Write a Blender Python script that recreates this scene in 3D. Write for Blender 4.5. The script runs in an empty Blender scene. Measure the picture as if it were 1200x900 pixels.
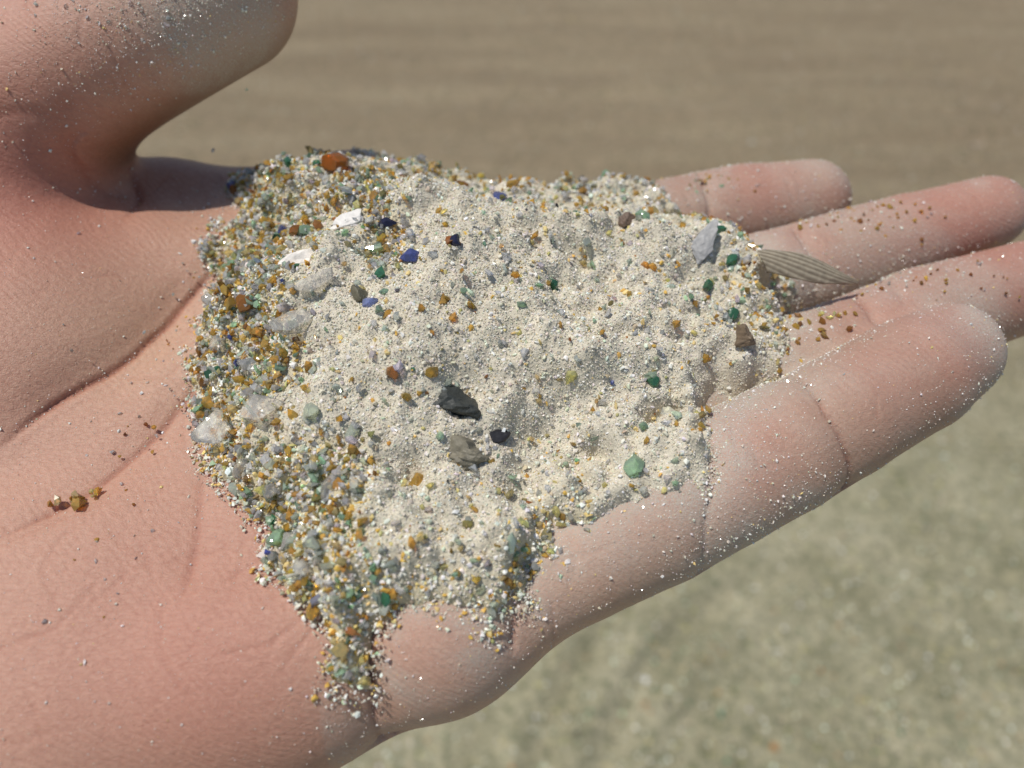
import bpy, math, numpy as np, time
from mathutils import Vector, Matrix
t0=time.time()
rng=np.random.default_rng(11)
S=0.01
sc=bpy.context.scene
# everything on the hand is modelled in centimetres in the frame of the palm (x along, y across, z out of palm)
MW=Matrix.Translation((0,0,1.0)) @ Matrix.Rotation(math.radians(10),4,'X') @ Matrix.Scale(S,4)

# ------------------------------------------------------------------ HAND SDF
def cone(P,a,b):
    a=np.array(a,dtype=np.float32); b=np.array(b,dtype=np.float32)
    ba=b[:3]-a[:3]; L=float((ba*ba).sum())
    X=P[0]-a[0];Y=P[1]-a[1];Z=P[2]-a[2]
    h=np.clip((X*ba[0]+Y*ba[1]+Z*ba[2])/L,0,1)
    return np.sqrt((X-h*ba[0])**2+(Y-h*ba[1])**2+(Z-h*ba[2])**2)-(a[3]+h*(b[3]-a[3]))
def smin(a,b,k):
    h=np.clip(k-np.abs(a-b),0,None)/k
    return np.minimum(a,b)-h*h*k*0.25
fingers={
'pinky':[(-1.0,-3.25,-.75,.97),(0.83,-2.48,-.5,.87),(1.98,-1.99,-.3,.89),(2.88,-1.55,-.1,.89),(3.76,-1.12,0,.89),(4.68,-.66,.1,.88),(5.94,.08,.1,.90),(6.68,.56,0,.80)],
'ring':[(-1.35,-.48,-1.2,1.15),(.54,-.32,-1.2,1.05),(2.72,.13,-.9,.98),(4.95,.76,-.6,.92),(6.91,1.74,-.6,.88),(8.9,2.4,-.5,.82)],
'middle':[(-1.98,2.14,-1.2,1.2),(.61,2.03,-1.3,1.05),(4.59,2.8,-.8,.86),(7.25,3.72,-.6,.8),(8.8,4.15,-.4,.71)],
'index':[(-3.07,4.7,-1.2,1.15),(-.33,4.2,-1.3,1.0),(2.64,4.32,-1,.86),(4.52,4.82,-.9,.82),(5.87,5.02,-.8,.74)],
'thumb':[(-9.6,2.6,-.2,1.9),(-8.95,4.02,1.2,1.56),(-6.78,4.87,2.2,1.3),(-4.8,5.85,2.8,1.24)],
}
W=(-10.5,-3.0,-1.7,1.7)
palm=[((-10.5,-2.0,-1.7,1.6),(-3.07,4.7,-1.2,1.1)),
(W,(-1.98,2.14,-1.2,1.15)),(W,(-1.35,-.48,-1.2,1.15)),(W,(-1.0,-3.25,-.85,.95)),
((-3.2,-3.7,-1.2,1.25),(-1.0,-3.25,-.8,.95)),((-3.2,-3.75,-1.2,1.3),(-9.6,-5.6,-1.6,1.8)),
((-11,-4.6,-1.7,1.7),(-6.0,-3.6,-1.6,1.8)),
((-7,-1,-1.2,1.2),(-3,1,-1.2,1.2)),((-7,1,-1.2,1.2),(-3.5,3.5,-1.2,1.2)),((-7,-3,-1.2,1.3),(-3,-1.8,-1.2,1.2)),((-3,-1.8,-1.2,1.2),(0,-1.6,-1.3,1.0)),((-3,1,-1.2,1.2),(0,.9,-1.4,1.0)),((-3,3.4,-1.3,1.2),(0,3.2,-1.4,1.0)),
((-10.5,-2,-1.2,1.9),(-8.0,.8,-1.1,2.2)),((-8.0,.8,-1.1,2.2),(-8.7,3.2,.2,1.7)),((-8,.8,-1.1,1.9),(-6.3,2.8,-.9,1.3)),
((-8.6,3.3,-.3,1.2),(-6.6,4.6,-.7,.7)),((-6.6,4.6,-.7,.7),(-3.07,4.7,-1.2,1.1)),((-7,2.5,-1,1.1),(-4,3.2,-1.2,1.2)),
((-10.5,-2.6,-1.8,1.8),(-13,-3.4,-2,1.8)),((-10.5,-4.4,-1.8,1.7),(-13,-5.3,-2,1.75)),
((-13,-3.4,-2,1.8),(-19.5,-5.6,-2.4,2.6)),((-13,-5.3,-2,1.75),(-19.5,-7.8,-2.4,2.5))]
H=0.08
gx=np.arange(-22.5,10.2,H,dtype=np.float32); gy=np.arange(-11,9,H,dtype=np.float32); gz=np.arange(-5.4,4.6,H,dtype=np.float32)
vol=np.empty((len(gx),len(gy),len(gz)),dtype=np.float32)
for i0 in range(0,len(gx),24):
    xs=gx[i0:i0+24]; lo,hi=xs[0],xs[-1]
    P=(xs[:,None,None],gy[None,:,None],gz[None,None,:])
    near=lambda a,b: min(a[0]-a[3],b[0]-b[3])-1.2<hi and max(a[0]+a[3],b[0]+b[3])+1.2>lo
    D=np.full((len(xs),len(gy),len(gz)),5,dtype=np.float32)
    for a,b in palm:
        if near(a,b): D=smin(D,cone(P,a,b),0.9)
    R=D.copy()
    for n,ch in fingers.items():
        F=None
        for a,b in zip(ch[:-1],ch[1:]):
            if near(a,b):
                c=cone(P,a,b); F=c if F is None else smin(F,c,0.05)
        if F is not None: R=smin(R,smin(D,F,0.7),.05)
    vol[i0:i0+24]=R
def nets(vol,o,h):
    s=vol<0; n=np.array(vol.shape)
    c=sum(s[i:n[0]-1+i,j:n[1]-1+j,k:n[2]-1+k].astype(np.int8) for i in(0,1) for j in(0,1) for k in(0,1))
    act=(c>0)&(c<8); I,J,K=np.nonzero(act); N=len(I)
    idx=-np.ones(act.shape,dtype=np.int64); idx[act]=np.arange(N)
    acc=np.zeros((N,3)); cnt=np.zeros(N)
    for a in [(i,j,k) for i in(0,1) for j in(0,1) for k in(0,1)]:
        for ax in range(3):
            if a[ax]: continue
            b=list(a); b[ax]=1
            va=vol[I+a[0],J+a[1],K+a[2]]; vb=vol[I+b[0],J+b[1],K+b[2]]
            m=(va<0)!=(vb<0); t=np.where(m,va/np.where(m,va-vb,1),0)
            p=np.array(a,float)[None,:].repeat(N,0); p[:,ax]=t
            acc[m]+=p[m]; cnt[m]+=1
    V=(acc/cnt[:,None]+np.stack([I,J,K],1))*h+np.array(o)[None,:]
    Q=[]
    def emit(m,off,cells):
        A=np.stack(np.nonzero(m),1)+np.array(off)
        q=np.stack([idx[A[:,0]+d[0],A[:,1]+d[1],A[:,2]+d[2]] for d in cells],1)
        ins=s[A[:,0],A[:,1],A[:,2]]
        q[~ins]=q[~ins][:,::-1]; Q.append(q)
    emit(s[:-1,1:-1,1:-1]!=s[1:,1:-1,1:-1],(0,1,1),[(0,-1,-1),(0,0,-1),(0,0,0),(0,-1,0)])
    emit(s[1:-1,:-1,1:-1]!=s[1:-1,1:,1:-1],(1,0,1),[(-1,0,-1),(-1,0,0),(0,0,0),(0,0,-1)])
    emit(s[1:-1,1:-1,:-1]!=s[1:-1,1:-1,1:],(1,1,0),[(-1,-1,0),(0,-1,0),(0,0,0),(-1,0,0)])
    return V,np.concatenate(Q)
V,Q=nets(vol,(gx[0],gy[0],gz[0]),H)
# top height of the hand for every (x,y)
ins=vol<0; top=len(gz)-1-np.argmax(ins[:,:,::-1],axis=2); anyi=ins.any(axis=2)
top=np.where(anyi,top,0); ii,jj=np.indices(top.shape)
v0=vol[ii,jj,top]; v1=vol[ii,jj,np.minimum(top+1,len(gz)-1)]
HT=np.where(anyi,gz[0]+(top+np.clip(v0/np.where(np.abs(v0-v1)<1e-6,-1,v0-v1),0,1))*H,-9.0)
kz=int((0.75-gz[0])/H); ins2=ins[:,:,:kz]; top2=kz-1-np.argmax(ins2[:,:,::-1],axis=2); any2=ins2.any(axis=2)
HL=np.where(HT>1.1,np.where(any2,gz[0]+top2*H,-9.0),HT)
HL=np.where((gx[:,None]>-5.8)&(gy[None,:]>4.0),np.minimum(HL,0.05),HL)
del ins,vol,ins2

def mesh_np(name,V,Fc,smooth=True,mw=True):
    me=bpy.data.meshes.new(name); k=Fc.shape[1]
    me.vertices.add(len(V)); me.vertices.foreach_set('co',np.ascontiguousarray(V,dtype=np.float32).ravel())
    me.loops.add(Fc.size); me.loops.foreach_set('vertex_index',Fc.astype(np.int32).ravel())
    me.polygons.add(len(Fc)); me.polygons.foreach_set('loop_start',(np.arange(len(Fc))*k).astype(np.int32))
    me.polygons.foreach_set('use_smooth',np.full(len(Fc),smooth))
    me.update(calc_edges=True)
    ob=bpy.data.objects.new(name,me); sc.collection.objects.link(ob)
    if mw: ob.matrix_world=MW
    return ob
def setcol(ob,C):
    a=ob.data.attributes.new('Col','FLOAT_COLOR','POINT')
    if C.shape[1]==3: C=np.concatenate([C,np.ones((len(C),1))],1)
    a.data.foreach_set('color',np.ascontiguousarray(C,dtype=np.float32).ravel())
def gfilt(F,c):
    fx=np.fft.fftfreq(F.shape[0])[:,None]; fy=np.fft.fftfreq(F.shape[1])[None,:]
    return np.fft.ifft2(np.fft.fft2(F)*np.exp(-2*(math.pi*c)**2*(fx**2+fy**2))).real
def fnoise(shape,corr,seed):
    g=gfilt(np.random.default_rng(seed).standard_normal(shape),corr); return g/g.std()
def samp(F,ox,oy,h,X,Y):
    x=np.clip((X-ox)/h,0,F.shape[0]-1.001); y=np.clip((Y-oy)/h,0,F.shape[1]-1.001)
    i=x.astype(int); j=y.astype(int); a=x-i; b=y-j
    return F[i,j]*(1-a)*(1-b)+F[i+1,j]*a*(1-b)+F[i,j+1]*(1-a)*b+F[i+1,j+1]*a*b
def sst(x,a,b):
    t=np.clip((x-a)/(b-a),0,1); return t*t*(3-2*t)
NB=[fnoise((512,512),c,70+c) for c in (2,5,12,30)]
def n2(k,X,Y,sc_=16.0):
    F=NB[k]; x=(X*sc_)%511; y=(Y*sc_)%511
    i=x.astype(int); j=y.astype(int); a=x-i;b=y-j
    return F[i,j]*(1-a)*(1-b)+F[(i+1)%512,j]*a*(1-b)+F[i,(j+1)%512]*(1-a)*b+F[(i+1)%512,(j+1)%512]*a*b

hand=mesh_np('human_hand',V,Q)
md=hand.modifiers.new('s','SUBSURF'); md.levels=1; md.render_levels=1
dg=bpy.context.evaluated_depsgraph_get()
me2=bpy.data.meshes.new_from_object(hand.evaluated_get(dg)); hand.modifiers.clear(); hand.data=me2
n=len(me2.vertices); co=np.empty(n*3,dtype=np.float32); me2.vertices.foreach_get('co',co); co=co.reshape(-1,3).astype(float)
no=np.empty(n*3,dtype=np.float32); me2.vertex_normals.foreach_get('vector',no); no=no.reshape(-1,3).astype(float)

def pl(s): return np.array([[float(v)/100 for v in p.split(',')] for p in s.split()])
CR=[ # polyline, depth, width, wide depth, wide width, max height
(pl('-472,234 -520,145 -559,43 -612,-44 -688,-127'),.06,.045,.09,.28,9),
(pl('-452,14 -491,-85 -550,-183 -631,-263'),.035,.045,.07,.25,9),
(pl('-417,-141 -403,-246 -389,-335'),.022,.04,.04,.2,9),
(pl('-680,430 -668,417 -647,366 -624,232'),.045,.06,.05,.2,.7),
(pl('-168,-300 -173,-325 -173,-390 -163,-450 -160,-480'),.05,.04,.10,.25,9),
(pl('12,-290 10,-321 5,-365 3,-385'),.045,.04,.07,.22,9),
(pl('260,-115 253,-193 241,-248 248,-285'),.03,.04,.04,.2,9),
(pl('380,0 389,-26 406,-105 431,-154 465,-190'),.045,.03,.05,.18,9),
(pl('350,500 354,447 363,416 358,360'),.05,.04,.05,.18,9),
(pl('490,345 498,308 515,250 526,200'),.05,.04,.06,.18,9),
(pl('548,170 548,137 554,80'),.05,.04,.05,.16,9),
(pl('-800,300 -756,321 -696,335 -654,361'),.015,.04,.02,.15,9),
(pl('610,230 615,180 612,130'),.02,.04,.02,.1,9),
(pl('-760,520 -725,470 -700,400'),.012,.035,.02,.15,9),
]
r2=np.random.default_rng(5)
for _ in range(230):
    c=np.array([r2.uniform(-8.5,1),r2.uniform(-5,5)]) if r2.random()<.6 else None
    if c is None:
        u=r2.uniform(0,8.5); c=np.array([u, r2.choice([-2.9+.5*u,-.4+.32*u,2.0+.27*u,4.1+.16*u])+r2.normal()*.35]); th=r2.normal(1.9,.25); L=r2.uniform(.2,.7)
    else: th=r2.choice([.5,1.1,1.9,2.6])+r2.normal()*.25; L=r2.uniform(.3,1.6)
    d=np.array([math.cos(th),math.sin(th)])*L/2; q=np.array([-d[1],d[0]])*r2.normal()*.2
    CR.append((np.array([c-d,c+q,c+d]),r2.uniform(.005,.014),.028,0,0.1,9))
disp=np.zeros(n); crm=np.zeros(n)
up=no[:,2]>-.1
for p,dp,w,wd,ww,zmx in CR:
    mg=3*max(w,ww if wd else w)
    m=np.nonzero(up&(co[:,2]<zmx)&(co[:,0]>p[:,0].min()-mg)&(co[:,0]<p[:,0].max()+mg)&(co[:,1]>p[:,1].min()-mg)&(co[:,1]<p[:,1].max()+mg))[0]
    if not len(m): continue
    X=co[m,0]+.03*n2(1,co[m,0],co[m,1]); Y=co[m,1]+.03*n2(1,co[m,1]+9,co[m,0]); best=np.full(len(m),9.); tt=np.zeros(len(m)); K=len(p)-1
    for i in range(K):
        e=p[i+1]-p[i]; h=np.clip(((X-p[i,0])*e[0]+(Y-p[i,1])*e[1])/(e@e),0,1)
        dd=np.hypot(X-p[i,0]-h*e[0],Y-p[i,1]-h*e[1]); tt=np.where(dd<best,(i+h)/K,tt); best=np.minimum(best,dd)
    fade=np.clip(np.minimum(tt,1-tt)*5+.15,0,1)*np.clip((zmx-co[m,2])*3,0,1)
    g=np.exp(-(best/w)**2)
    disp[m]-=fade*(dp*g+wd*np.exp(-(best/ww)**2)); crm[m]=np.maximum(crm[m],fade*g*min(1,dp/.045))
disp+=.022*n2(3,co[:,0]+co[:,2]*.7,co[:,1]+co[:,2]*.7)+.008*n2(2,co[:,0]+co[:,2]*.7,co[:,1]+co[:,2]*.7)
co2=co+no*disp[:,None]
me2.vertices.foreach_set('co',co2.astype(np.float32).ravel()); me2.update()
me2.polygons.foreach_set('use_smooth',np.ones(len(me2.polygons),bool))

# ------------------------------------------------------------------ SAND PILE FIELD
poly=np.concatenate([np.array([(-5.0,4.45),(-4.0,4.85),(-2.9,5.1),(-1.5,5.1),(-.3,4.8),(1.5,4.75),(2.6,4.6),(3.3,4.3)]),
 pl('340,350 370,306 439,261 468,203 420,120 382,33 385,7 287,-40 237,-192 151,-225 64,-262 15,-330 -71,-345 -131,-350 -165,-370 -174,-422 -198,-419 -225,-373 -285,-270 -396,-170 -464,-15 -480,186 -465,340')])
def sd(X,Y):
    best=np.full(X.shape,1e9); ins=np.zeros(X.shape,bool)
    for i in range(len(poly)):
        a=poly[i];b=poly[(i+1)%len(poly)];e=b-a
        h=np.clip(((X-a[0])*e[0]+(Y-a[1])*e[1])/(e@e),0,1)
        best=np.minimum(best,np.hypot(X-a[0]-h*e[0],Y-a[1]-h*e[1]))
        c=(a[1]>Y)!=(b[1]>Y)
        with np.errstate(all='ignore'): xi=(b[0]-a[0])*(Y-a[1])/(b[1]-a[1])+a[0]
        ins^=c&(X<xi)
    return np.where(ins,best,-best)
h=.03; ax=np.arange(-6,6,h); ay=np.arange(-5.2,6.2,h); AX,AY=np.meshgrid(ax,ay,indexing='ij'); sh=AX.shape
wob=.09*fnoise(sh,10,1)+.07*fnoise(sh,4,2)+.04*fnoise(sh,2,22)
SD=sd(AX,AY)+wob
base=samp(HL,gx[0],gy[0],H,AX,AY); valid=base>-3
base=np.maximum(base,-1.3)
dil=base.copy()
for _ in range(14):
    q=np.pad(dil,1,mode='edge'); dil=np.max([q[1:-1,1:-1],q[:-2,1:-1],q[2:,1:-1],q[1:-1,:-2],q[1:-1,2:]],axis=0)
bb=gfilt(dil,9)-.05; bb2=gfilt(base,9); k=sst(SD,.1,.8)
base=base*(1-k)+np.maximum(np.maximum(bb2,base),bb-.12)*k
th=np.where(SD>0,1.75*(1-np.exp(-np.clip(SD,0,9)/1.8)),SD*1.5)+.35*np.exp(-((AX-.3)**2+(AY-.6)**2)/2.2)
amp=sst(SD,0,.5)
lump=.07*fnoise(sh,14,3)+.055*fnoise(sh,5.5,4)
cl5=fnoise(sh,3.6,44); lump+=.075*sst(cl5,.6,1.6)
fine=.022*fnoise(sh,2.2,5)
pit=fnoise(sh,7,6); lump-=.14*sst(pit,1.2,2.1)*(np.hypot(AX-.3,AY+.6)<2.8)
crk=np.exp(-((np.hypot((AX-1.05),(AY+1.75)*.8)-.22)/.12)**2)*.16
SH=base+th+amp*(lump+fine-crk)+.02
keep=(SD>-.12)&(valid|(SD>.3))
cream=np.array([.63,.58,.465])
cf=sst((-2.1-AX)/1.6+.4*fnoise(sh,12,8)+.6*sst(-AY,1.8,3.2)*(AX<.2),-.2,1.0)
cf=np.maximum(cf,.4*sst(AY+.4*fnoise(sh,12,9),3.2,4.3))
cf=np.maximum(cf,.35*sst(AX+.3*fnoise(sh,12,10),3.0,4.0))
cf=np.maximum(cf,.8*np.exp(-np.clip(SD,0,9)/.3)*(AX<1))
bedc=cream[None,None]*(1+.05*fnoise(sh,3,11)[...,None])*(1-.04*cf[...,None])*np.array([1,.94,.74])**(cf[...,None])
idx=-np.ones(sh,dtype=int); fm=keep[:-1,:-1]&keep[1:,:-1]&keep[1:,1:]&keep[:-1,1:]
used=np.zeros(sh,bool); used[:-1,:-1]|=fm; used[1:,:-1]|=fm; used[1:,1:]|=fm; used[:-1,1:]|=fm
idx[used]=np.arange(used.sum())
A,B=np.nonzero(fm); Fq=np.stack([idx[A,B],idx[A+1,B],idx[A+1,B+1],idx[A,B+1]],1)
sand=mesh_np('sand_pile',np.stack([AX[used],AY[used],SH[used]],1),Fq); setcol(sand,np.clip(bedc[used],.02,.9))
def surf(X,Y): return samp(SH,ax[0],ay[0],h,X,Y)

# ------------------------------------------------------------------ GRAINS
t=(1+5**.5)/2
ICO=np.array([(-1,t,0),(1,t,0),(-1,-t,0),(1,-t,0),(0,-1,t),(0,1,t),(0,-1,-t),(0,1,-t),(t,0,-1),(t,0,1),(-t,0,-1),(-t,0,1)])/math.hypot(1,t)
ICF=np.array([(0,11,5),(0,5,1),(0,1,7),(0,7,10),(0,10,11),(1,5,9),(5,11,4),(11,10,2),(10,7,6),(7,1,8),(3,9,4),(3,4,2),(3,2,6),(3,6,8),(3,8,9),(4,9,5),(2,4,11),(6,2,10),(8,6,7),(9,8,1)])
OCT=np.array([(1,0,0),(-1,0,0),(0,1,0),(0,-1,0),(0,0,1),(0,0,-1)],float)
OCF=np.array([(0,2,4),(2,1,4),(1,3,4),(3,0,4),(2,0,5),(1,2,5),(3,1,5),(0,3,5)])
def rotm(N):
    q=rng.standard_normal((N,4)); q/=np.linalg.norm(q,axis=1)[:,None]; w,x,y,z=q.T
    return np.stack([1-2*(y*y+z*z),2*(x*y-z*w),2*(x*z+y*w),2*(x*y+z*w),1-2*(x*x+z*z),2*(y*z-x*w),2*(x*z-y*w),2*(y*z+x*w),1-2*(x*x+y*y)],1).reshape(N,3,3)
def grains(name,P,R,C,mat,octa=False,jit=.25,parent=None,mw=True,an=(.5,1.3)):
    N=len(P); B,F=(OCT,OCF) if octa else (ICO,ICF); nv=len(B)
    v=B[None]*(1+jit*np.clip(rng.standard_normal((N,nv,1)),-2,1.6))*R[:,None,None]*rng.uniform(an[0],an[1],(N,1,3))
    v=np.einsum('nij,nkj->nki',rotm(N),v)
    v+=P[:,None,:]
    Fc=(F[None]+(np.arange(N)*nv)[:,None,None]).reshape(-1,3)
    ob=mesh_np(name,v.reshape(-1,3),Fc,smooth=False,mw=mw); setcol(ob,np.repeat(C,nv,0)); ob.data.materials.append(mat)
    if parent:
        ob.parent=parent; ob.matrix_parent_inverse=Matrix.Identity(4); ob.matrix_basis=Matrix.Identity(4)
    return ob
def nodes(name):
    m=bpy.data.materials.new(name); m.use_nodes=True; nt=m.node_tree; return m,nt,nt.nodes['Principled BSDF']
def N_(nt,ty,**kw):
    x=nt.nodes.new(ty)
    for k_,v_ in kw.items():
        if hasattr(x,k_): setattr(x,k_,v_)
        else: x.inputs[k_.replace('_',' ')].default_value=v_
    return x
def vcmat(name,rough,trans=0,spec=.5,bump=0):
    m,nt,b=nodes(name); a=N_(nt,'ShaderNodeVertexColor',layer_name='Col'); nt.links.new(a.outputs[0],b.inputs['Base Color'])
    b.inputs['Roughness'].default_value=rough; b.inputs['Transmission Weight'].default_value=trans; b.inputs['Specular IOR Level'].default_value=spec; b.inputs['IOR'].default_value=1.5
    if bump:
        tc=N_(nt,'ShaderNodeTexCoord'); no_=N_(nt,'ShaderNodeTexNoise'); no_.inputs['Scale'].default_value=bump; no_.inputs['Detail'].default_value=4
        nt.links.new(tc.outputs['Object'],no_.inputs['Vector']); bp=N_(nt,'ShaderNodeBump'); bp.inputs['Strength'].default_value=.6; bp.inputs['Distance'].default_value=.0003
        nt.links.new(no_.outputs[0],bp.inputs['Height']); nt.links.new(bp.outputs[0],b.inputs['Normal'])
        mx=N_(nt,'ShaderNodeMixRGB',blend_type='MULTIPLY'); mx.inputs[0].default_value=.6; nt.links.new(a.outputs[0],mx.inputs[1]); nt.links.new(no_.outputs[0],mx.inputs[2])
        sc2=N_(nt,'ShaderNodeMixRGB',blend_type='MULTIPLY'); sc2.inputs[0].default_value=1; sc2.inputs[2].default_value=(1.42,1.42,1.42,1); nt.links.new(mx.outputs[0],sc2.inputs[1]); nt.links.new(sc2.outputs[0],b.inputs['Base Color'])
    return m
def glassmat(name,clear):
    # tinted see-through glass: light passes with the tint of the glass, polished facets reflect
    m=bpy.data.materials.new(name); m.use_nodes=True; nt=m.node_tree; L=nt.links.new
    for x in list(nt.nodes):
        if x.type!='OUTPUT_MATERIAL': nt.nodes.remove(x)
    out=[x for x in nt.nodes if x.type=='OUTPUT_MATERIAL'][0]
    a=N_(nt,'ShaderNodeVertexColor',layer_name='Col')
    tr=N_(nt,'ShaderNodeBsdfTransparent'); L(a.outputs[0],tr.inputs[0])
    df=N_(nt,'ShaderNodeBsdfDiffuse'); L(a.outputs[0],df.inputs[0])
    rf=N_(nt,'ShaderNodeBsdfRefraction'); L(a.outputs[0],rf.inputs[0]); rf.inputs['IOR'].default_value=1.45; rf.inputs['Roughness'].default_value=.03
    m0=N_(nt,'ShaderNodeMixShader'); m0.inputs[0].default_value=.22; L(tr.outputs[0],m0.inputs[1]); L(rf.outputs[0],m0.inputs[2])
    m1=N_(nt,'ShaderNodeMixShader'); m1.inputs[0].default_value=clear; L(df.outputs[0],m1.inputs[1]); L(m0.outputs[0],m1.inputs[2])
    gl=N_(nt,'ShaderNodeBsdfGlossy'); gl.inputs['Roughness'].default_value=.09
    fr=N_(nt,'ShaderNodeFresnel'); fr.inputs['IOR'].default_value=1.6
    m2=N_(nt,'ShaderNodeMixShader'); L(fr.outputs[0],m2.inputs[0]); L(m1.outputs[0],m2.inputs[1]); L(gl.outputs[0],m2.inputs[2])
    L(m2.outputs[0],out.inputs[0]); return m
m_bed=vcmat('fine_sand',.9,bump=30); sand.data.materials.append(m_bed)
m_grain=vcmat('sand_grain',.6)
m_small=vcmat('quartz_grain',.14,spec=.7)
m_gg=vcmat('beach_grain',.38,spec=.5)
m_glass=glassmat('glass_grain',.70)
m_clear=glassmat('clear_glass',.80)
m_stone=vcmat('stone',.6,bump=12)
m_shell=vcmat('shell',.5,bump=9)
PAL={'cream':(.65,.605,.495),'white':(.82,.80,.74),'clear':(.80,.81,.74),'amber':(.70,.44,.10),'gold':(.80,.62,.26),'brown':(.36,.15,.04),'green':(.46,.62,.42),'pale':(.68,.74,.58),'dgreen':(.06,.18,.10),'olive':(.48,.44,.18),'blue':(.08,.10,.34),'tan':(.54,.46,.32),'dark':(.06,.055,.06),'lilac':(.55,.58,.74)}
PG=dict(PAL); PG.update({'clear':(.96,.97,.94),'white':(.90,.89,.86),'pale':(.84,.92,.79),'green':(.58,.80,.58),'amber':(.90,.60,.15),'gold':(.95,.80,.40),'brown':(.58,.28,.08),'dgreen':(.12,.36,.21),'blue':(.17,.22,.60)})
def pick(N,names,p,pal=PAL):
    p=np.array(p,float); ix=rng.choice(len(names),N,p=p/p.sum()); C=np.array([pal[k_] for k_ in names])[ix]
    return np.clip(C*(1+.10*rng.standard_normal((N,1)))*(1+.04*rng.standard_normal((N,3))),.01,.97)
def scatter(N,wfun,mn=0.0):
    out=[];tot=0
    while tot<N:
        X=rng.uniform(-5.6,5.3,N*3); Y=rng.uniform(-4.8,5.6,N*3); s=samp(SD,ax[0],ay[0],h,X,Y); hv=samp(HL,gx[0],gy[0],H,X,Y)
        w=wfun(samp(cf,ax[0],ay[0],h,X,Y),s)
        m=(s>mn)&((hv>-2.2)|(s>.35))&(rng.random(N*3)<w); out.append(np.stack([X[m],Y[m]],1)); tot+=m.sum()
    return np.concatenate(out)[:N]
def put(P,R,k=.4):
    z=np.maximum(surf(P[:,0],P[:,1]),samp(HL,gx[0],gy[0],H,P[:,0],P[:,1]))
    return np.stack([P[:,0],P[:,1],z+R*rng.uniform(-.1,k*2,len(P))],1)
P=scatter(100000,lambda c,s:(1-.5*c)*np.clip(1.0+s*3,.15,1),-.25); R=rng.uniform(.006,.0175,len(P))
grains('fine_grains',put(P,R),R,pick(len(P),['cream','white','tan','clear','gold','pale'],[64,22,6,6,1.6,1]),m_grain,octa=True,parent=sand)
P=scatter(9000,lambda c,s:(.25+.75*c)*np.clip(1.0+s*4,.08,1),-.25); R=rng.uniform(.014,.033,len(P))
grains('coarse_grains',put(P,R),R,pick(len(P),['cream','white','tan','clear','olive','brown','dark'],[50,30,9,10,3,.8,.3]),m_grain,parent=sand,jit=.3)
P=scatter(9500,lambda c,s:(.05+.95*c)*np.clip(1.0+s*4,.08,1),-.28); R=rng.uniform(.014,.034,len(P))*(1+.5*(rng.random(len(P))<.1))
grains('quartz_grains',put(P,R),R,pick(len(P),['clear','pale','green','amber','gold','olive','white','brown','dgreen'],[32,12,3,20,17,3,18,1,.2]),m_small,parent=sand,jit=.35)
P=scatter(4800,lambda c,s:.07+.93*c,-.05); R=rng.uniform(.028,.06,len(P))*(1+.35*(rng.random(len(P))<.12))
grains('coarse_glass_grains',put(P,R,.8),R,pick(len(P),['clear','pale','green','amber','gold','olive','white','brown','dgreen','blue','lilac','dark'],[36,15,7,24,15,1.5,6,1.5,.5,.3,.4,.15],PG),m_glass,parent=sand,jit=.36,an=(.4,1.35))
# grains and dust stuck to the skin
sdv=samp(SD,ax[0],ay[0],h,co2[:,0],co2[:,1])
inb=(co2[:,0]>-6)&(co2[:,0]<5.9)&(co2[:,1]>-5.1)&(co2[:,1]<6.1)
sdv=np.where(inb,sdv,sd(co2[:,0],co2[:,1]))
near_s=np.exp(np.minimum(sdv,0)/.35)
fing=sst(co2[:,0],1.0,3.0); thumb=sst(co2[:,2],1.3,2.3)*sst(co2[:,0],-8.5,-6.5)
cl=sst(n2(2,co2[:,0],co2[:,1]),-.3,1.4)
upn=sst(no[:,2],-.5,.3)
w=upn*(.02+.6*near_s**2+.28*fing*(.15+cl)+.75*thumb*(.08+cl*sst(co2[:,0],-7.5,-5.2))+.3*crm+.025*(co2[:,0]>-9))*((sdv<.05)|(thumb>.3))*(co2[:,0]>-9.5)*(co2[:,0]<9.8)
w/=w.sum(); NS=24000; ids=rng.choice(n,NS,p=w); R=rng.uniform(.004,.011,NS)*(1+1.4*(rng.random(NS)<.08))
jx=rng.normal(0,.015,(NS,3)); jx-=no[ids]*(jx*no[ids]).sum(1)[:,None]
grains('grains_on_skin',co2[ids]+no[ids]*(R*.4)[:,None]+jx,R,pick(NS,['white','clear','cream','gold','pale'],[50,30,20,5,2]),m_small,octa=True,parent=sand)
def HTs(X,Y): return samp(HT,gx[0],gy[0],H,np.array(X),np.array(Y))
loose=[]
def cluster(cx,cy,sx,sy,N,names,p,r0,r1):
    X=rng.normal(cx,sx,N);Y=rng.normal(cy,sy,N);z=HTs(X,Y);R=rng.uniform(r0,r1,N);m=z>-1.6
    loose.append((np.stack([X,Y,z+R*.4],1)[m],R[m],pick(N,names,p,PG)[m]))
cluster(-5.69,-2.05,.13,.05,9,['amber','gold'],[3,2],.05,.085)
cluster(-5.45,-1.92,.08,.04,4,['amber','gold'],[3,2],.03,.06)
cluster(4.55,.85,.25,.18,16,['amber','brown'],[3,1],.035,.07)
cluster(4.9,1.1,.2,.1,7,['amber','gold'],[3,1],.03,.07)
cluster(6.2,3.45,.7,.2,55,['amber','brown','clear'],[3,1,1],.02,.045)
cluster(6.6,3.6,.1,.08,3,['amber'],[1],.04,.06)
cluster(6.8,1.9,.9,.25,45,['amber','brown','clear'],[3,1,1],.015,.035)
cluster(3.7,4.7,.35,.2,45,['green','amber','clear','olive'],[2,3,2,2],.015,.05)
cluster(-6.1,5.3,.6,.5,80,['clear','white','pale'],[3,2,1],.02,.045)
cluster(-5.2,5.0,.5,.5,120,['clear','white','gold'],[3,2,.6],.015,.04)
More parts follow.
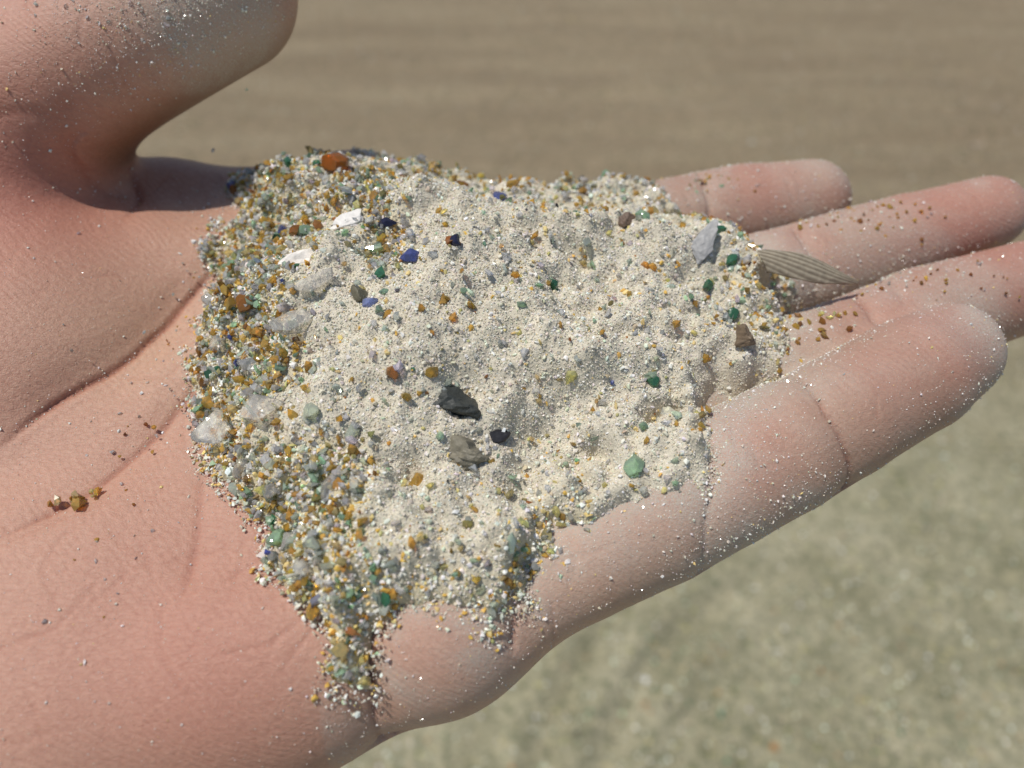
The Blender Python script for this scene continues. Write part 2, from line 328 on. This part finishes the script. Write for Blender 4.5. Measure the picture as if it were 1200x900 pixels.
cluster(-5.2,0,.2,1.8,34,['amber','brown','clear'],[2,1,2],.012,.035)
cluster(-5.9,-.6,.8,1.5,20,['clear','white'],[1,1],.01,.025)
cluster(-4.75,-3.0,.5,.5,6,['clear','white'],[1,1],.02,.035)
P=np.concatenate([l[0] for l in loose]);R=np.concatenate([l[1] for l in loose]);C=np.concatenate([l[2] for l in loose])
grains('loose_grains',P,R,C,m_glass,parent=sand,jit=.3)

# individual fragments
import bmesh
def frag(name,x,y,r,col,mat,rot=0,k=.35,seed=0,sub=4,npl=11,noise=0.0,parent=None,tilt=0,dlo=.5,dhi=.95):
    bm=bmesh.new(); bmesh.ops.create_icosphere(bm,subdivisions=sub,radius=1)
    rr=np.random.default_rng(seed+int(abs(x*100)+abs(y*37)))
    nn=rr.standard_normal((npl,3)); nn/=np.linalg.norm(nn,axis=1)[:,None]; dd=rr.uniform(dlo,dhi,len(nn))
    me=bpy.data.meshes.new(name); bm.to_mesh(me); bm.free()
    v=np.empty(len(me.vertices)*3,dtype=np.float32); me.vertices.foreach_get('co',v); v=v.reshape(-1,3)
    q=v@nn.T; rad=np.min(np.where(q>.05,dd/np.maximum(q,.05),9),axis=1); v=v*np.minimum(rad,1.2)[:,None]
    if noise: v*=(1+noise*n2(1,v[:,0]*1.5+5,v[:,1]*1.5+v[:,2]*1.1)+noise*.6*n2(0,v[:,0]*1.5+5,v[:,1]*1.5+v[:,2]*1.1))[:,None]
    v*=np.array(r)
    if tilt: c,s=math.cos(tilt),math.sin(tilt); v=v@np.array([[1,0,0],[0,c,s],[0,-s,c]])
    c,s=math.cos(rot),math.sin(rot); v=v@np.array([[c,s,0],[-s,c,0],[0,0,1]])
    z=float(max(surf(np.array([x]),np.array([y]))[0] if (-6<x<6) else -9,samp(HL,gx[0],gy[0],H,np.array([x]),np.array([y]))[0]))
    v+=np.array([x,y,z+(r[2]*k if not tilt else k)]); me.vertices.foreach_set('co',v.astype(np.float32).ravel())
    ob=bpy.data.objects.new(name,me); sc.collection.objects.link(ob); ob.matrix_world=MW
    setcol(ob,np.tile(np.array(col)[None],(len(me.vertices),1))); me.materials.append(mat); me.polygons.foreach_set('use_smooth',np.zeros(len(me.polygons),bool))
    if parent: ob.parent=parent; ob.matrix_basis=Matrix.Identity(4)
    return ob
G=dict(npl=18,dlo=.55,dhi=.85,sub=4)
frag('pebble',-.67,-1.06,(.36,.22,.22),(.04,.045,.042),m_stone,.1,k=.3,noise=.07,npl=9)
frag('pebble',-.58,-1.73,(.30,.19,.2),(.22,.20,.15),m_stone,-.2,k=.05,noise=.10)
frag('pebble',3.30,.25,(.17,.19,.16),(.18,.13,.085),m_stone,.5,k=.4,noise=.06)
frag('pebble',-.17,-1.40,(.14,.09,.09),(.02,.02,.025),m_stone,.5,k=.3)
frag('pebble',1.75,2.35,(.18,.11,.12),(.16,.11,.08),m_stone,-.7,k=.4,noise=.05)
frag('pebble',-2.03,.36,(.09,.22,.12),(.13,.12,.08),m_stone,.5,k=.3)
frag('glass_fragment',-2.78,3.36,(.23,.22,.20),(.62,.24,.05),m_glass,0,k=.6,**G)
for a in [(-3.59,2.29,.14,.13,.35),(-1.42,1.06,.16,.11,.1),(-.20,2.76,.12,.13,.3),(-1.83,1.82,.16,.10,.1),(-.78,1.08,.10,.12,.1),(-1.85,.14,.12,.11,.5),(-5.0,4.15,.11,.11,.3)]:
    c=(.07,.07,.15) if a[4]<.2 and a[0]!=-1.42 else ((.45,.52,.85) if a[4]>.4 else (.20,.25,.62))
    frag('glass_grain',a[0],a[1],(a[2],a[3],.10),c,m_glass,.3,k=.4,parent=sand,**G)
for a in [(3.40,1.82,.14,.11,'dgreen'),(-3.08,1.87,.2,.13,'green'),(1.52,-1.81,.18,.15,'green'),(2.0,2.3,.15,.11,'green'),(1.75,4.6,.14,.11,'green'),(-3.76,.59,.22,.16,'brown'),(-4.0,.7,.13,.12,'amber'),(-.9,3.9,.14,.11,'brown'),(-1.51,-.88,.12,.11,'brown'),(-4.9,4.0,.12,.1,'brown'),(1.0,2.6,.11,.09,'dgreen'),(3.2,2.3,.18,.08,'dgreen'),(3.35,.95,.15,.09,'dgreen'),(3.0,1.4,.09,.13,'dgreen'),(.6,.9,.09,.09,'dgreen'),(0,3.4,.15,.11,'amber'),(2.3,3.0,.1,.13,'gold'),(-3.7,3.7,.13,.08,'dgreen'),(-4.4,.9,.13,.13,'clear'),(1.9,-.6,.1,.08,'dgreen'),(-2.0,-1.5,.13,.13,'pale'),(-4.3,-.5,.15,.12,'amber'),(-4.5,.3,.12,.14,'amber'),(-2.3,-3.5,.12,.14,'amber'),(-1.95,-3.95,.11,.12,'gold'),(-3.6,-1.9,.12,.14,'pale'),(-2.9,-2.6,.13,.12,'green'),(-2.5,-1.3,.14,.12,'pale'),(-3.3,-.6,.12,.14,'pale'),(-2.3,-2.9,.11,.12,'pale'),(-1.2,-2.0,.13,.11,'amber')]:
    frag('glass_grain',a[0],a[1],(a[2],a[3],.11),PG[a[4]],m_glass,a[0]*3,k=.5,parent=sand,**G)
for a in [(-3.97,-1.05,.36,.31),(-3.25,-1.10,.29,.32),(-2.95,.0,.24,.28),(-2.6,.55,.30,.15),(-3.9,1.4,.18,.13),(-3.6,-.3,.2,.16),(-2.7,-2.7,.17,.14),(-2.45,-3.1,.15,.14),(-3.5,-1.7,.16,.13),(-2.2,-2.2,.15,.13),(-3.0,-2.1,.14,.14),(-4.2,.2,.15,.14)]:
    frag('glass_grain',a[0],a[1],(a[2],a[3],.13),(.98,.97,.94),m_clear,a[1],k=.6,parent=sand,**G)
def shard(name,p0,p1,w0,w1,lift0,lift1,col,col2,ribs,curve=.12,tk=.03,rough=.02,ra=.012,ragged=.12,freq=6.0,slope=0):
    NU,NV=70,40; u=np.linspace(0,1,NU)[:,None]; v=np.linspace(-1,1,NV)[None,:]
    p0=np.array(p0);p1=np.array(p1);d=p1-p0;L=np.linalg.norm(d);d/=L;q=np.array([-d[1],d[0]])
    wid=(w0*(1-u)+w1*u)*(.5+.5*np.sin(np.clip(u*2.2+.1,0,1.57)))*(1+ragged*n2(1,u*1.4+7+p0[0],u*0+2))+0*v
    ends=ragged*.25*n2(1,v*.5+4+p0[0],v*0+3)
    X=p0[0]+d[0]*L*(u+ends*(1-u))+q[0]*wid*v; Y=p0[1]+d[1]*L*(u+ends*(1-u))+q[1]*wid*v
    def zat(p): return float(max(surf(np.array([p[0]]),np.array([p[1]]))[0],HTs([p[0]],[p[1]])[0]))
    z=(zat(p0)+lift0)*(1-u)+(zat(p1)+lift1)*u+curve*(1-v**2)*(1-u*.5)-curve*.5*(2*u-1)**2+rough*n2(1,X*.9,Y*.9)+rough*n2(2,X,Y)+slope*wid*v
    rb=np.sin((v*2.2+u*ribs)*freq+.8*np.sin(u*7)+.9*n2(2,X,Y)+.5*n2(1,X,Y)); z=z+ra*rb
    top=np.stack([X+0*z,Y+0*z,z],-1).reshape(-1,3); bot=top-np.array([0,0,tk])
    Vv=np.concatenate([top,bot]); f=[]; I=lambda i,j,o=0:i*NV+j+o; o=NU*NV
    for i in range(NU-1):
        for j in range(NV-1):
            f.append((I(i,j),I(i+1,j),I(i+1,j+1),I(i,j+1))); f.append((I(i,j,o),I(i,j+1,o),I(i+1,j+1,o),I(i+1,j,o)))
    for i in range(NU-1):
        f.append((I(i,0),I(i,0,o),I(i+1,0,o),I(i+1,0))); f.append((I(i,NV-1),I(i+1,NV-1),I(i+1,NV-1,o),I(i,NV-1,o)))
    for j in range(NV-1):
        f.append((I(0,j),I(0,j+1),I(0,j+1,o),I(0,j,o))); f.append((I(NU-1,j),I(NU-1,j,o),I(NU-1,j+1,o),I(NU-1,j+1)))
    ob=mesh_np(name,Vv,np.array(f)); mixv=(.5+.5*rb)[...,None]*np.ones((NU,NV,1)); C=(np.array(col)*mixv+np.array(col2)*(1-mixv)).reshape(-1,3)
    setcol(ob,np.concatenate([C,C])); ob.data.materials.append(m_shell); return ob
shard('seashell_fragment',(3.80,1.66),(5.50,1.74),.34,.02,.30,.28,(.41,.355,.26),(.20,.16,.11),3.5,.08,ra=.005,freq=7,slope=.5,ragged=.14,tk=.02)
frag('seashell_fragment',2.93,1.95,(.20,.38,.05),(.32,.32,.32),m_shell,-.35,k=.14,noise=.06,npl=18,tilt=.5,dlo=.6,dhi=.9)
frag('seashell_fragment',-2.88,1.10,(.46,.20,.05),(.85,.80,.73),m_shell,.40,k=.12,noise=.07,npl=18,tilt=.25,dlo=.55,dhi=.9)
frag('seashell_fragment',-2.38,1.78,(.34,.12,.04),(.80,.77,.72),m_shell,.45,k=.08,noise=.07,npl=18,tilt=.3,dlo=.55,dhi=.9)

# ------------------------------------------------------------------ SKIN
X,Y,Z=co2.T
C=np.tile(np.array([.555,.342,.254]),(n,1))
def blob(cx,cy,cz,r,col,a):
    global C
    g=(a*np.exp(-(((X-cx)**2+(Y-cy)**2+(Z-cz)**2)/r**2)))[:,None]; C=C*(1-g)+np.array(col)*g
red=(.46,.18,.135); yel=(.55,.375,.26)
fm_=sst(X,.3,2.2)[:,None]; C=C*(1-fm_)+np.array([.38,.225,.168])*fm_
for a in [(-7.9,3.0,1.2,1.9,red,.75),(-8.6,1.2,1.2,1.6,red,.4),(-6.5,5.0,2.5,1.8,red,.4),(6.3,.4,.8,.9,red,.6),(4.9,-.4,.8,.6,red,.35),(2.7,-1.6,.7,1.0,red,.55),(1.2,-2.4,.3,.6,red,.25),(4.6,4.8,-.3,1.0,red,.5),(7.4,3.7,0,1.3,red,.5),(8.8,4.2,0,.9,red,.4),(8.5,2.4,0,1.5,red,.5),(5.8,1.5,0,1.0,red,.4),(4.8,2.9,0,.7,red,.4),(-5.5,-4.4,.2,1.5,red,.2),(-5.6,.4,0,1.3,yel,.5),(-5.5,3.9,0,1.2,(.37,.215,.145),.55),(-5.3,2.6,0,1.1,(.43,.26,.175),.4),(-3.2,-4.3,.2,1.2,red,.25),(-.7,-3.3,.2,1,red,.2),(-7.5,-3.2,.2,1.5,red,.16)]: blob(*a)
mt=n2(3,X+Z*.6,Y+Z*.4,9)*.08+n2(2,X+Z*.6,Y+Z*.4,12)*.05
C=C*(1+mt[:,None]*np.array([.6,1.2,1.2])); C*=1-crm[:,None]*np.array([.28,.5,.55])
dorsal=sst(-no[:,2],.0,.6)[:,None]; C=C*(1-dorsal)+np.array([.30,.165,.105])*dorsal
dn=sst(n2(1,X+Z*.5,Y+Z*.5)*.5+n2(2,X+Z*.5,Y)*.6+n2(0,X+Z,Y+Z)*.3,-1.2,1.5)
kn=np.exp(-((X+.9)**2+(Y+3.6)**2)/1.5**2)
tipd=np.exp(-((X-7.1)**2+(Y-.8)**2)/.8**2)+np.exp(-((X-9.3)**2+(Y-4.3)**2)/1.0**2)+.5*np.exp(-((X-6.3)**2+(Y-5.1)**2)/.6**2)
edge=fing*sst(1-no[:,2],.25,.8)*sst(no[:,2],-.4,.1)
dust=np.clip((.32*fing+.55*kn+.75*near_s+.6*tipd+.42*edge+.25*crm*fing+.14*thumb)*(.3+1.05*dn)*((X>-7)|(thumb>.2)),0,.92)
dust*=np.where((X<-2.2)&(thumb<.1),.6*near_s**1.2+.25*kn,1)
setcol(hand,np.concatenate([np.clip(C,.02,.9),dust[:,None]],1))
m_skin,nt,b=nodes('skin'); L=nt.links.new
a=N_(nt,'ShaderNodeVertexColor',layer_name='Col'); tc=N_(nt,'ShaderNodeTexCoord')
nz=N_(nt,'ShaderNodeTexNoise'); nz.inputs['Scale'].default_value=14; nz.inputs['Detail'].default_value=6; nz.inputs['Roughness'].default_value=.7
L(tc.outputs['Object'],nz.inputs['Vector'])
nf=N_(nt,'ShaderNodeTexNoise'); nf.inputs['Scale'].default_value=55; nf.inputs['Detail'].default_value=3; L(tc.outputs['Object'],nf.inputs['Vector'])
wv=N_(nt,'ShaderNodeTexWave'); wv.bands_direction='DIAGONAL'; wv.inputs['Scale'].default_value=4.6; wv.inputs['Distortion'].default_value=12; wv.inputs['Detail'].default_value=1.5; wv.inputs['Detail Scale'].default_value=.3
L(tc.outputs['Object'],wv.inputs['Vector'])
vo=N_(nt,'ShaderNodeTexVoronoi',feature='DISTANCE_TO_EDGE'); vo.inputs['Scale'].default_value=7
mp=N_(nt,'ShaderNodeMapping'); mp.inputs['Rotation'].default_value=(0,0,.6); mp.inputs['Scale'].default_value=(1,2.6,1); L(tc.outputs['Object'],mp.inputs[0])
mxv=N_(nt,'ShaderNodeMixRGB'); mxv.inputs[0].default_value=.06; L(mp.outputs[0],mxv.inputs[1]); L(nz.outputs['Color'],mxv.inputs[2]); L(mxv.outputs[0],vo.inputs['Vector'])
vr=N_(nt,'ShaderNodeMapRange'); vr.inputs['From Max'].default_value=.08; L(vo.outputs['Distance'],vr.inputs[0])
def math_(op,x,y):
    k=N_(nt,'ShaderNodeMath',operation=op)
    for i,q in enumerate((x,y)):
        if isinstance(q,(int,float)): k.inputs[i].default_value=q
        else: L(q,k.inputs[i])
    return k.outputs[0]
hgt=math_('ADD',math_('ADD',math_('MULTIPLY',wv.outputs['Fac'],.20),math_('MULTIPLY',vr.outputs[0],.18)),math_('ADD',math_('MULTIPLY',nz.outputs[0],1.2),math_('MULTIPLY',nf.outputs[0],.4)))
bp=N_(nt,'ShaderNodeBump'); bp.inputs['Strength'].default_value=.6; bp.inputs['Distance'].default_value=.00023; L(hgt,bp.inputs['Height']); L(bp.outputs[0],b.inputs['Normal'])
r=N_(nt,'ShaderNodeMapRange'); r.inputs['From Min'].default_value=.38; r.inputs['From Max'].default_value=.62; L(nf.outputs[0],r.inputs[0])
dmask=math_('MULTIPLY',a.outputs['Alpha'],math_('ADD',math_('MULTIPLY',r.outputs[0],.75),.4))
cl_=N_(nt,'ShaderNodeMath',operation='MINIMUM'); L(dmask,cl_.inputs[0]); cl_.inputs[1].default_value=.95
var=N_(nt,'ShaderNodeMixRGB',blend_type='MULTIPLY'); var.inputs[0].default_value=.5; L(a.outputs[0],var.inputs[1])
cr=N_(nt,'ShaderNodeValToRGB'); cr.color_ramp.elements[0].position=.3; cr.color_ramp.elements[0].color=(.78,.6,.55,1); cr.color_ramp.elements[1].position=.7; cr.color_ramp.elements[1].color=(1.15,1.12,1.08,1); L(nz.outputs[0],cr.inputs[0]); L(cr.outputs[0],var.inputs[2])
mx=N_(nt,'ShaderNodeMixRGB'); L(cl_.outputs[0],mx.inputs[0]); L(var.outputs[0],mx.inputs[1]); mx.inputs[2].default_value=(.50,.445,.38,1)
L(mx.outputs[0],b.inputs['Base Color'])
rr_=N_(nt,'ShaderNodeMapRange'); rr_.inputs['To Min'].default_value=.42; rr_.inputs['To Max'].default_value=.9; L(cl_.outputs[0],rr_.inputs[0]); L(rr_.outputs[0],b.inputs['Roughness'])
b.inputs['Subsurface Weight'].default_value=.2; b.inputs['Subsurface Scale'].default_value=.002; b.inputs['Subsurface Radius'].default_value=(1,.35,.2); b.inputs['Specular IOR Level'].default_value=.4
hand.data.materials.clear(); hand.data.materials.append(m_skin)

# ------------------------------------------------------------------ GROUND
u=np.linspace(-1,1,601); g1=np.sinh(u*7.5)/math.sinh(7.5)*150
GX,GY=np.meshgrid(g1+.1,g1+.6,indexing='ij')
near_=np.exp(-(GX**2+(GY-1)**2)/9)
arc=np.hypot(GX-.62,(GY-.05)*1.0)
GZ=near_*(.007*n2(3,GX,GY,60)+.005*n2(2,GX,GY,90)+.010*np.sin(arc*75+1.3*n2(3,GX,GY,30))*np.exp(-((arc-.58)/.12)**2)*sst(.75-GY,0,.3)+.006*np.sin(GY*26+.8*n2(3,GX*.15,GY,40))*sst(GY,1.3,2.0))
Ng=len(u); I_=np.arange(Ng*Ng).reshape(Ng,Ng)
ground=mesh_np('ground',np.stack([GX,GY,GZ],-1).reshape(-1,3),np.stack([I_[:-1,:-1],I_[1:,:-1],I_[1:,1:],I_[:-1,1:]],-1).reshape(-1,4),mw=False)
m_g,nt,b=nodes('beach_sand'); L=nt.links.new
tc=N_(nt,'ShaderNodeTexCoord'); sp=N_(nt,'ShaderNodeSeparateXYZ'); L(tc.outputs['Object'],sp.inputs[0])
def noise(scale,detail=5,mapsc=None,rough=.6):
    x=N_(nt,'ShaderNodeTexNoise'); x.inputs['Scale'].default_value=scale; x.inputs['Detail'].default_value=detail; x.inputs['Roughness'].default_value=rough
    if mapsc:
        mp=N_(nt,'ShaderNodeMapping'); mp.inputs['Scale'].default_value=mapsc; L(tc.outputs['Object'],mp.inputs[0]); L(mp.outputs[0],x.inputs['Vector'])
    else: L(tc.outputs['Object'],x.inputs['Vector'])
    return x.outputs[0]
def ramp(x,ps):
    c=N_(nt,'ShaderNodeValToRGB'); e=c.color_ramp.elements; e[0].position,e[0].color=ps[0][0],(*ps[0][1],1); e[1].position,e[1].color=ps[-1][0],(*ps[-1][1],1)
    for p_,c_ in ps[1:-1]: q=e.new(p_); q.color=(*c_,1)
    L(x,c.inputs[0]); return c.outputs[0]
def mixc(f,a_,b_,ty='MIX'):
    m=N_(nt,'ShaderNodeMixRGB',blend_type=ty)
    for i,q in enumerate((f,a_,b_)):
        if isinstance(q,(int,float)): m.inputs[i].default_value=q
        elif isinstance(q,tuple): m.inputs[i].default_value=(*q,1)
        else: L(q,m.inputs[i])
    return m.outputs[0]
far=ramp(noise(3,8,(.3,2.2,1),.7),[(.3,(.195,.148,.092)),(.5,(.24,.188,.120)),(.7,(.285,.230,.150))])
nearc=ramp(noise(9,8,None,.7),[(.3,(.215,.203,.124)),(.5,(.30,.280,.184)),(.7,(.39,.360,.252))])
tr=N_(nt,'ShaderNodeMapRange'); tr.interpolation_type='SMOOTHSTEP'; tr.inputs['From Min'].default_value=.9; tr.inputs['From Max'].default_value=1.7; L(math_('ADD',sp.outputs[1],math_('MULTIPLY',noise(2,3),.4)),tr.inputs[0])
col=mixc(tr.outputs[0],nearc,far)
spk=ramp(noise(75,3,None,.85),[(.36,(.45,.53,.36)),(.48,(1,1,1)),(.62,(1.45,1.4,1.32))]); col=mixc(.85,col,spk,'MULTIPLY')
L(col,b.inputs['Base Color']); b.inputs['Roughness'].default_value=.85
bp=N_(nt,'ShaderNodeBump'); bp.inputs['Strength'].default_value=.9; bp.inputs['Distance'].default_value=.007; L(noise(60,6,None,.75),bp.inputs['Height']); L(bp.outputs[0],b.inputs['Normal'])
ground.data.materials.append(m_g)
N=16000; Y=.05+3.4*rng.random(N)**1.6; X=rng.uniform(-1,1,N)*(.5+.9*Y); R=rng.uniform(.0012,.0030,N)*(1+1.0*(rng.random(N)<.01))
gi=np.interp(X,g1+.1,np.arange(Ng)); gj=np.interp(Y,g1+.6,np.arange(Ng)); zz=GZ[np.round(gi).astype(int),np.round(gj).astype(int)]
grains('ground_grains',np.stack([X,Y,zz+R*.3],1),R,pick(N,['white','clear','tan','olive','dark','green','dgreen','pale','brown'],[8,10,20,20,9,2,6,12,5]),m_gg,parent=ground,mw=False)

# ------------------------------------------------------------------ CAMERA / LIGHT
cam=bpy.data.objects.new('camera',bpy.data.cameras.new('camera')); sc.collection.objects.link(cam)
cam.data.sensor_width=36; cam.data.lens=26.01; cam.data.clip_start=.005; cam.data.clip_end=800
cam.location=(0,-.077782,1.077782); cam.rotation_euler=(math.radians(45),0,0); sc.camera=cam
cam.data.dof.use_dof=True; cam.data.dof.focus_distance=.100; cam.data.dof.aperture_fstop=15
w=bpy.data.worlds.new('World'); sc.world=w; w.use_nodes=True
sk=w.node_tree.nodes.new('ShaderNodeTexSky'); sk.sky_type='NISHITA'; sk.sun_disc=False
el=69; az=-92
sk.sun_elevation=math.radians(el); sk.sun_rotation=math.radians(az)
w.node_tree.links.new(sk.outputs[0],w.node_tree.nodes['Background'].inputs[0]); w.node_tree.nodes['Background'].inputs[1].default_value=.08
sl=bpy.data.lights.new('sun','SUN'); sl.energy=3.3; sl.angle=math.radians(.7); sl.color=(1,.95,.87)
so=bpy.data.objects.new('sun',sl); sc.collection.objects.link(so)
d=Vector((math.sin(math.radians(az))*math.cos(math.radians(el)),math.cos(math.radians(az))*math.cos(math.radians(el)),math.sin(math.radians(el))))
so.rotation_euler=d.to_track_quat('Z','Y').to_euler()
sc.view_settings.view_transform='Standard'; sc.view_settings.look='None'; sc.view_settings.exposure=0
print('script',time.time()-t0)
